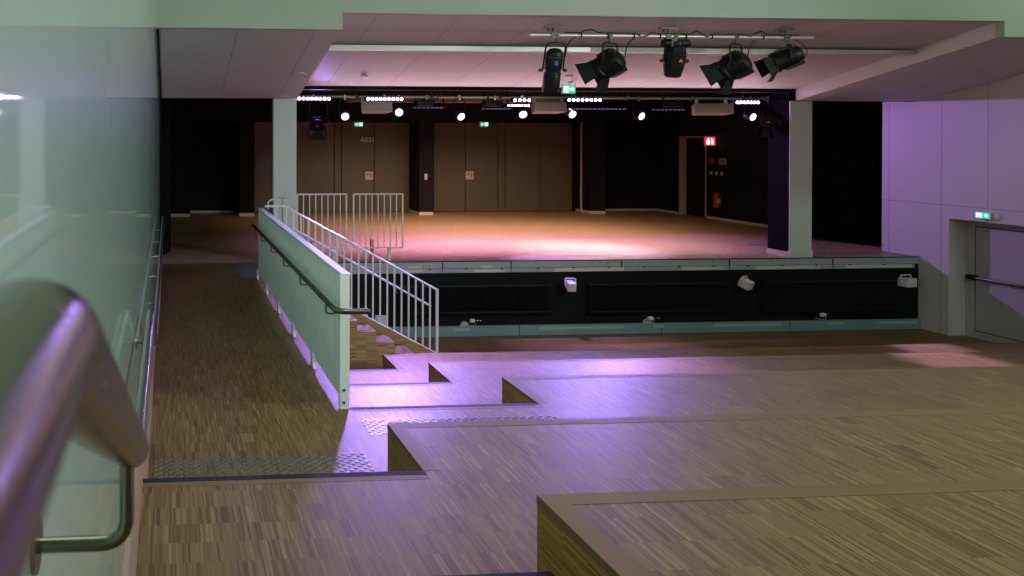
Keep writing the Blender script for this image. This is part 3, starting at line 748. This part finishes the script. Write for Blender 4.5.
def lamp(name, lab, grp, hang, centre, direc, body, yoke_top, doors=None, extra=None, roll=0.):
    """stage lamp: Empty at the clamp; body/doors built along local -Z then turned to direc"""
    r = empty(name, hang); tag(r, lab, 'stage lamp', grp)
    C = Vector(centre) - Vector(hang); q = Vector(direc).to_track_quat('-Z', 'Y').to_matrix().to_4x4() @ Matrix.Rotation(roll, 4, 'Z')
    T = Matrix.Translation(C) @ q
    body(T, r)
    if doors:
        rad, L, zf = doors[:3]; ang = doors[3]
        for k in range(4):
            a = ang[k]
            if a is None: continue
            w0, w1 = (rad * .75, rad * 1.12)
            t = T @ Matrix.Rotation(k * PI / 2, 4, 'Z') @ Matrix.Translation((rad, 0, zf)) @ Matrix.Rotation(a, 4, 'Y')
            b = MB(t); b.prism([(-w0, 0), (w0, 0), (w1, -L), (-w1, -L)], 0, -.003, .003); b.build('barn_door', 'leaf_metal', r)
    # yoke
    sx = q @ Vector((1, 0, 0)); ax = Vector((0, 0, 1)).cross(Vector(direc)).normalized(); 
    hw = body.hw + .03
    p0 = C + ax * hw; p1 = C - ax * hw
    top = Vector((0, 0, -.06))
    pts = [p0, Vector((p0.x * .8 + 0, p0.y * .8, top.z)), Vector((p1.x * .8, p1.y * .8, top.z)), p1]
    pts[1] = Vector((ax.x * hw * .95, ax.y * hw * .95, -.10)); pts[2] = Vector((-ax.x * hw * .95, -ax.y * hw * .95, -.10))
    MB().tube(round_path(pts, .08), .012, 8).build('yoke', 'black_lamp', r, smooth=True)
    b = MB(); b.box(-.022, .022, -.03, .03, -.035, .035); b.tube([(0, 0, 0), (0, 0, -.10)], .011, 8); b.tube([(0, -.03, 0), (0, -.07, 0)], .008, 6)
    b.build('hook_clamp', 'clamp_metal', r)
    b = MB()
    for s in (-1, 1):
        e = C + ax * (hw + .005) * s
        b.tube([e, e + ax * .045 * s], .022, 10)
    b.build('tilt_knob', 'black_lamp', r, smooth=True)
    return r
def fresnel_body(L=.30, R=.135, sticker=True):
    def f(T, r):
        b = MB(T); b.lathe([(R * .92, -L * .5), (R * 1.05, -L * .48), (R * 1.05, -L * .36), (R * .98, -L * .33), (R * .98, L * .18), (R * .80, L * .42), (R * .45, L * .5)], 20)
        b.build('housing', 'black_lamp', r, smooth=True)
        b = MB(T)
        for k in range(5): b.lathe([(R * 1.03, -L * .2 + k * .035), (R * 1.03, -L * .2 + k * .035 + .012)], 20)
        b.box(-R * .5, R * .5, R * .7, R * 1.12, -L * .3, L * .3); b.box(-R * .4, R * .4, -R * 1.15, -R * .7, -L * .25, L * .4)
        b.build('cooling_ribs', 'black_lamp', r)
        b = MB(T); b.lathe([(R * .9, -L * .515), (R * .9, -L * .50)], 20); b.build('lens', 'black_metal', r)
        MB(T).box(-R * .3, R * .3, -R * 1.17, -R * 1.15, -L * .2, -L * .05).build('blue_label', 'blue_label', r)
        MB(T).prism([(-.028, 0), (.028, 0), (0, .045)], 2, -L * .56, -L * .55).build('warning_mark', 'orange', r)
    f.hw = R; return f
def profile_body(L=.62, R=.112):
    def f(T, r):
        b = MB(T); b.lathe([(R * .92, -L * .5), (R, -L * .47), (R, -L * .1), (R * .85, -L * .05), (R * .85, L * .02)], 20); b.build('lens_tube', 'black_lamp', r, smooth=True)
        b = MB(T); b.lathe([(R * .97, L * .0), (R * 1.02, L * .03), (R * 1.02, L * .33), (R * .92, L * .42), (R * .62, L * .48), (R * .2, L * .5)], 20)
        b.build('housing', 'black_lamp', r, smooth=True)
        b = MB(T)
        for k in range(6): b.lathe([(R * 1.04, -L * .4 + k * .04), (R * 1.04, -L * .4 + k * .04 + .01)], 20)
        b.build('cooling_ribs', 'black_lamp', r)
        MB(T).box(-R * .3, R * .1, -R * 1.08, -R * 1.05, L * .14, L * .24).build('blue_label', 'blue_label', r)
        MB(T).lathe([(R * 1.04, L * .305), (R * 1.04, L * .32)], 20).build('trim_strip', 'clamp_metal', r)
    f.hw = R; return f
def wash_body(L=.46, R=.135):
    def f(T, r):
        b = MB(T); b.lathe([(R * .62, -L * .5), (R * .78, -L * .47), (R, -L * .15), (R, L * .3), (R * .85, L * .44), (R * .5, L * .5)], 8); b.build('housing', 'leaf_metal', r, bevel=.012)
        b = MB(T)
        for k in range(7): b.box(-R * 1.03, R * 1.03, -R * .55, R * .55, -L * .05 + k * .022, -L * .05 + k * .022 + .008)
        b.build('cooling_ribs', 'black_lamp', r)
        b = MB(T); b.lathe([(R * .6, L * .5), (R * .55, L * .60)], 12); b.build('rear_cap', 'black_lamp', r, smooth=True)
        b = MB(); b.lathe([(.05, -.20), (.06, -.18), (.06, .16), (.045, .19)], 14, (0, -.03, -.10), 0); b.box(-.11, -.03, -.09, .0, -.17, -.04); b.build('gear_box', 'black_lamp', r, smooth=True)
        MB(T).prism([(-.028, 0), (.028, 0), (0, .045)], 1, -R * 1.1, -R * 1.02).build('warning_mark', 'orange', r)
    f.hw = R * .9; return f
GP = 'black lamps on the ceiling pipe'
R90 = math.radians
lamp('profile_spotlight', 'tall narrow black spotlight pointing down at the start of the ceiling pipe', GP, (5.36, PY, PZ), (5.335, PY + .05, 3.14), (.02, .28, -1), profile_body(), 0)
lamp('fresnel_spotlight', 'black round spotlight with open flaps in front of the green ceiling exit sign', GP, (6.13, PY, PZ), (6.15, PY, 3.24), (-.46, .76, -.46), fresnel_body(.32, .165), 0, (.15, .21, -.17, (0, 0, R90(-42), R90(-42))))
lamp('wash_light', 'black wash lamp without flaps hanging at the middle of the ceiling pipe', GP, (7.08, PY, PZ), (7.07, PY, 3.28), (.0, .22, -1), wash_body(), 0)
lamp('fresnel_spotlight', 'black round spotlight with open flaps next to the middle wash lamp', GP, (7.97, PY, PZ), (7.99, PY, 3.23), (-.46, .76, -.46), fresnel_body(.32, .165), 0, (.15, .21, -.17, (0, 0, R90(-42), R90(-42))))
lamp('fresnel_spotlight', 'black spotlight with flaps tilted sideways at the far end of the ceiling pipe', GP, (8.74, PY, PZ), (8.74, PY, 3.335), (-.84, .40, -.42), fresnel_body(.38, .14), 0, (.12, .16, -.20, (0, 0, R90(-38), R90(-38))))
b = MB(); b.tube(round_path([(8.80, PY, PZ), (8.95, PY, 3.55), (9.08, PY + .02, 3.42), (9.0, PY + .05, 3.30)], .08), .006, 6); tag(b.build('lamp_cable', 'black_metal', smooth=True), 'thin black cable looping down to the tilted end spotlight', 'cable', 'cables of the ceiling pipe')
for x, lab in ((5.5, 'first tall spotlight'), (6.36, 'round spotlight by the ceiling exit sign'), (8.16, 'round spotlight next to the wash lamp')):
    b = MB(); b.tube(round_path([(x + .2, PY - .02, PZ + .03), (x + .02, PY, 3.52), (x, PY + .02, 3.32)], .08), .008, 6); tag(b.build('lamp_cable', 'black_metal', smooth=True), 'black cable dropping from the pipe to the ' + lab, 'cable', 'cables of the ceiling pipe')

# stage pipe with LED bars, PAR lamps, loudspeakers
QY, QZ = 14.3, 2.95
sp = empty('stage_pipe', (7, QY, QZ)); tag(sp, 'long aluminium pipe across the stage opening carrying the violet lamps', 'pipe'); I = inv(sp)
MB(I).tube([(2.33, QY, QZ), (11.72, QY, QZ)], .025, 14).build('tube', 'alu', sp, smooth=True)
for x in (3.45, 4.85, 6.15, 7.9, 9.3, 10.9):
    b = MB(I); b.tube([(x, QY, QZ), (x, QY, 3.34)], .010, 8); b.box(x - .03, x + .03, QY - .03, QY + .03, QZ - .035, QZ + .035); b.build('hanger', 'clamp_metal', sp)
for x in (4.95, 5.9, 7.55, 8.6, 9.85, 11.25, 11.5): MB(I).tube([(x, QY, QZ - .045), (x + .02, QY - .04, QZ + .045)], .02, 8).build('clamp', 'steel', sp)
rp = empty('rear_pipe', (8, 17.5, 3.07)); tag(rp, 'beige duct hanging behind the violet lamps over the stage', 'duct'); I = inv(rp)
MB(I).box(4.0, 9.0, 17.4, 17.6, 2.99, 3.10).build('duct_body', 'duct', rp, bevel=.01)
b = MB(I)
for x in (4.5, 6.5, 8.5): b.tube([(x, 17.5, 3.12), (x, 17.5, 3.34)], .012, 6)
b.build('hanger', 'black_metal', rp)

def led_bar(x0, x1, z, n, lab, mlens='lens_bar', y=QY - .05):
    r = empty('led_bar', ((x0 + x1) / 2, y, z)); tag(r, lab, 'led light bar', 'violet LED bars over the stage opening'); L = x1 - x0
    MB().box(-L / 2 - .02, L / 2 + .02, -.03, .05, -.035, .035).build('housing', 'black_metal', r, bevel=.006)
    for i in range(n):
        x = -L / 2 + L * (i + .5) / n
        MB().lathe([(.025, -.036), (.027, -.030)], 12, (x, 0, 0), 1).build('lens', mlens, r)
    MB().box(-.02, .02, -.0, .04, .03, .08).build('clamp', 'steel', r)
    return r
led_bar(2.33, 2.95, 2.905, 8, 'bright violet LED bar touching the white corridor pillar')
led_bar(3.60, 4.30, 2.905, 9, 'bright violet LED bar above the first grey loudspeaker')
led_bar(6.36, 6.72, 2.895, 4, 'short violet LED bar between two lit round lamps, left of the middle loudspeaker')
led_bar(7.40, 8.08, 2.905, 8, 'violet LED bar right of the middle loudspeaker')
led_bar(10.70, 11.18, 2.875, 7, 'small violet LED bar above the lit round lamp next to the dark flapped spotlight')

def par(x, z, direc, lab):
    r = empty('par_light', (x, QY, QZ)); tag(r, lab, 'stage lamp', 'lit round lamps under the stage pipe')
    C = Vector((0, -.02, z - QZ)); T = Matrix.Translation(C) @ Vector(direc).to_track_quat('-Z', 'Y').to_matrix().to_4x4()
    MB(T).lathe([(.078, -.07), (.085, -.065), (.085, .04), (.06, .09), (.03, .11)], 20).build('housing', 'black_lamp', r, smooth=True)
    MB(T).lathe([(.070, -.074), (.070, -.068)], 20).build('lens', 'lens_violet', r)
    b = MB(); b.tube(round_path([(-.10, -.02, C.z), (-.10, 0, -.05), (.10, 0, -.05), (.10, -.02, C.z)], .03), .009, 8); b.build('yoke', 'black_lamp', r, smooth=True)
    MB().box(-.02, .02, -.03, .03, -.06, .035).build('hook_clamp', 'steel', r)
    return r
par(3.22, 2.61, (-.10, -1, -.45), 'lit round lamp hanging nearest the white corridor pillar')
par(4.22, 2.68, (-.1, -1, -.3), 'lit round lamp at the end of the first grey loudspeaker')
par(5.37, 2.615, (.2, -1, -.5), 'lit round lamp above the piers, alone between two dark battens')
par(6.57, 2.66, (-.2, -1, -.5), 'lit round lamp just left of the middle loudspeaker')
par(7.50, 2.665, (.1, -1, -.5), 'lit round lamp just right of the middle loudspeaker')
par(8.83, 2.63, (.3, -1, -.4), 'lit round lamp between a dark batten pair, left of the last loudspeaker')
par(11.03, 2.62, (.2, -1, -.35), 'lit round lamp beside the dark flapped spotlight near the stage edge pillar')

def speaker(x0, x1, z0, z1, lab, turn=0.):
    r = empty('loudspeaker', ((x0 + x1) / 2, QY + .05, (z0 + z1) / 2)); tag(r, lab, 'loudspeaker', 'grey loudspeakers under the stage pipe'); w = x1 - x0; h = z1 - z0
    q = Matrix.Rotation(turn, 4, 'Z') @ Matrix.Rotation(R90(-8), 4, 'X')
    b = MB(q); b.prism([(-w / 2, -.11), (w / 2, -.11), (w / 2 - .06, .12), (-w / 2 + .06, .12)], 2, -h / 2, h / 2); b.build('cabinet', 'speaker', r, bevel=.012)
    MB(q).box(-w / 2 + .02, w / 2 - .02, -.118, -.11, -h / 2 + .015, h / 2 - .015).build('grille', 'speaker_grille', r, bevel=.003)
    for s in (-1, 1): MB().box(s * (w / 2 - .06) - .018, s * (w / 2 - .06) + .018, -.03, .02, h / 2 - .02, QZ + .03 - (z0 + z1) / 2).build('bracket', 'lamp_white', r)
    return r
speaker(3.52, 4.10, 2.655, 2.92, 'grey loudspeaker under the second violet bar, nearest the guard panels')
speaker(6.76, 7.42, 2.665, 2.85, 'beige loudspeaker between two lit lamps, middle of the pipe', R90(6))
speaker(9.95, 10.66, 2.645, 2.84, 'beige loudspeaker between the last lit lamps, facing slightly sideways', R90(-10))

def batten(x0, x1, z, lab):
    r = empty('light_batten', ((x0 + x1) / 2, 14.75, z)); tag(r, lab, 'light batten', 'dark unlit battens behind the stage pipe'); w = x1 - x0
    MB().box(-w / 2, w / 2, -.04, .04, -.01, .04).build('housing', 'black_metal', r, bevel=.006)
    n = int(w / .085)
    for i in range(n): MB().box(-w / 2 + .02 + i * .085, -w / 2 + .075 + i * .085, -.045, -.04, .0, .014).build('led_window', 'lens_dim', r)
    for s in (-.4, .4): MB().box(s * w - .01, s * w + .01, -.01, .01, .03, 3.34 - z).build('hanger', 'black_metal', r)
    return r
batten(4.62, 5.30, 2.76, 'dark batten with faint blue dots beside the second violet bar')
batten(5.95, 6.55, 2.745, 'dark batten with faint blue dots before the middle loudspeaker')
batten(7.65, 8.85, 2.75, 'long dark batten with faint blue dots after the middle loudspeaker')
batten(9.35, 10.05, 2.74, 'dark batten with faint blue dots before the last loudspeaker')
lamp('fresnel_spotlight', 'unlit black spotlight with flaps and orange mark beside the stage edge pillar', 'dark lamps under the stage pipe', (11.42, QY, QZ), (11.45, QY, 2.60), (-.5, -.45, -.6), fresnel_body(.30, .14), 0, (.13, .17, -.17, (R90(-35), R90(-45), R90(-35), R90(-45))))
lamp('fresnel_spotlight', 'unlit black spotlight hanging under the first violet bar', 'dark lamps under the stage pipe', (2.75, QY + .1, QZ), (2.75, QY + .1, 2.50), (-.2, -.6, -.55), fresnel_body(.30, .14), 0, (.13, .15, -.17, (R90(-20), None, R90(-20), R90(-25))))
# dark lamps between, partly hidden behind the pipe
for x, lab in ((4.75, 'between the second violet bar and the lone lit lamp'), (6.05, 'before the short violet bar'), (9.6, 'above the third dark batten')):
    r = empty('stage_flood', (x, QY + .1, QZ)); tag(r, 'squat dark floodlight on the pipe ' + lab, 'stage lamp', 'squat dark floodlights on the stage pipe')
    MB().box(-.16, .16, -.06, .12, -.16, -.05).build('housing', 'black_lamp', r, bevel=.02)
    MB().tube(round_path([(-.19, 0, -.12), (-.19, 0, -.02), (.19, 0, -.02), (.19, 0, -.12)], .03), .012, 8).build('yoke', 'black_metal', r, smooth=True)
    MB().box(-.02, .02, -.12, .0, -.05, .03).build('clamp', 'steel', r)
# upstage violet bar
led_bar(8.6, 9.3, 3.02, 8, 'violet LED bar far upstage below the black ceiling', 'lens_bar', 19.6).name = 'led_bar'

# ------------------------------------------------------------------ lights
def area(name, loc, target, sx, sy, power, col, spread=180):
    l = bpy.data.lights.new(name, 'AREA'); l.shape = 'RECTANGLE'; l.size = sx; l.size_y = sy; l.energy = power; l.color = col; l.spread = R90(spread)
    o = bpy.data.objects.new(name, l); COL.objects.link(o); o.location = loc
    o.rotation_euler = (Vector(target) - Vector(loc)).to_track_quat('-Z', 'Y').to_euler(); return o
def spot(name, loc, target, power, col, ang, blend=.5, r=.06):
    l = bpy.data.lights.new(name, 'SPOT'); l.energy = power; l.color = col; l.spot_size = R90(ang); l.spot_blend = blend; l.shadow_soft_size = r
    o = bpy.data.objects.new(name, l); COL.objects.link(o); o.location = loc
    o.rotation_euler = (Vector(target) - Vector(loc)).to_track_quat('-Z', 'Y').to_euler(); return o
VIO = (.38, .25, 1.0)
# house lights (ceiling lamps behind and above the viewer) and an added wall fill
area('house_light', (9.0, 4.0, 5.4), (9.0, 4.4, 0), 6, 3, 70, (.95, 1.0, .80))
area('house_light', (1.2, 3.5, 5.4), (1.3, 3.9, 0), 2.0, 4, 112, (.95, 1.0, .80))
area('house_light', (7.0, -1.5, 4.6), (7.0, 12, 1.0), 8, .8, 95, (.92, 1.0, .88))
area('wall_fill', (11.5, 2.5, 4.7), (0, 6.5, 1.5), 2.0, 2.0, 330, (.76, 1.0, .98), 120)  # unseen fill added to brighten the glossy wall and the balustrade
area('bulkhead_light', (12.6, 7.2, 5.6), (12.6, DB, 4.2), 1.6, .3, 60, (.62, 1.0, .80))
# violet LED bars toward the hall
area('led_beam', (2.64, 14.19, 2.905), (.9, 10.3, .2), .6, .05, 34, VIO, 150)
area('led_beam', (3.95, 14.19, 2.905), (3.1, 10.0, -.5), .5, .05, 275, (.42, .25, 1.0), 60)
area('led_beam', (7.74, 14.19, 2.905), (5.2, 9.4, -.5), .6, .05, 130, VIO, 64)
# PAR beams
spot('par_beam', (11.03, 14.15, 2.58), (11.25, 10.75, -.9), 2400, (.66, .40, 1.0), 15, .8)
spot('par_beam', (8.83, 14.15, 2.60), (9.35, 8.75, -.45), 6500, (.66, .42, 1.0), 12, .8)
spot('par_beam', (7.5, 14.15, 2.6), (5.8, 8.7, -.45), 2000, (.85, .46, 1.0), 17, 1.0)
spot('par_beam', (6.57, 14.15, 2.6), (7.2, 13.3, -1.2), 900, (.5, .28, 1), 50, .9)
spot('led_beam', (8.95, 19.5, 2.98), (13.9, 12.5, 0), 1150, (.50, .25, 1.0), 60, .8, .08)
# warm and violet wash on the stage
area('stage_wash', (7.6, 17.8, 3.25), (7.8, 19.2, 0), 7, .4, 210, (1.0, .66, .40), 110)
area('stage_wash', (8.2, 15.2, 3.2), (8.3, 16.0, 0), 4.5, .3, 180, (.92, .62, 1.0), 84)
spot('stage_wash', (8.9, 15.4, 3.1), (8.3, 15.0, 0), 2000, (.72, .58, 1.0), 58, 1.0, .2)
area('stage_wash', (5.3, 15.2, 3.2), (5.2, 16.0, 0), 3.2, .3, 150, (.86, .42, 1.0), 84)
spot('stage_wash', (7.5, 20.3, 3.2), (7.6, 21.4, 0), 60, (1.0, .45, .7), 40, .8, .1)
# added strip light standing in for the rig's spill on the sloping ceiling
area('rig_spill_fill', (6.9, 13.98, 2.62), (6.9, 12.5, 3.75), 8.5, .1, 30, (1.0, .68, .80), 150)

# ------------------------------------------------------------------ camera
cam = bpy.data.cameras.new('camera'); co = bpy.data.objects.new('camera', cam); COL.objects.link(co)
F, CXp, CYp, YAW, PIT, ROL = 789.9, 224.84, 141.38, .0712, .0052, .0014
cam.sensor_width = 36; cam.sensor_fit = 'HORIZONTAL'; cam.lens = F / 1024 * 36
cam.shift_x = (512 - CXp) / 1024; cam.shift_y = -(288 - CYp) / 1024
fwd = Vector((math.sin(YAW), math.cos(YAW), -math.tan(PIT))).normalized()
rgt = fwd.cross(Vector((0, 0, 1))).normalized(); up = rgt.cross(fwd)
cr, sr = math.cos(ROL), math.sin(ROL)
r2 = rgt * cr + up * sr; u2 = up * cr - rgt * sr
mw = Matrix((( r2.x, u2.x, -fwd.x, 0), (r2.y, u2.y, -fwd.y, 0), (r2.z, u2.z, -fwd.z, 2.2), (0, 0, 0, 1)))
co.matrix_world = mw
cam.clip_start = .02; cam.clip_end = 100
cam.dof.use_dof = True; cam.dof.focus_distance = 13.0; cam.dof.aperture_fstop = 10.0
SC.camera = co
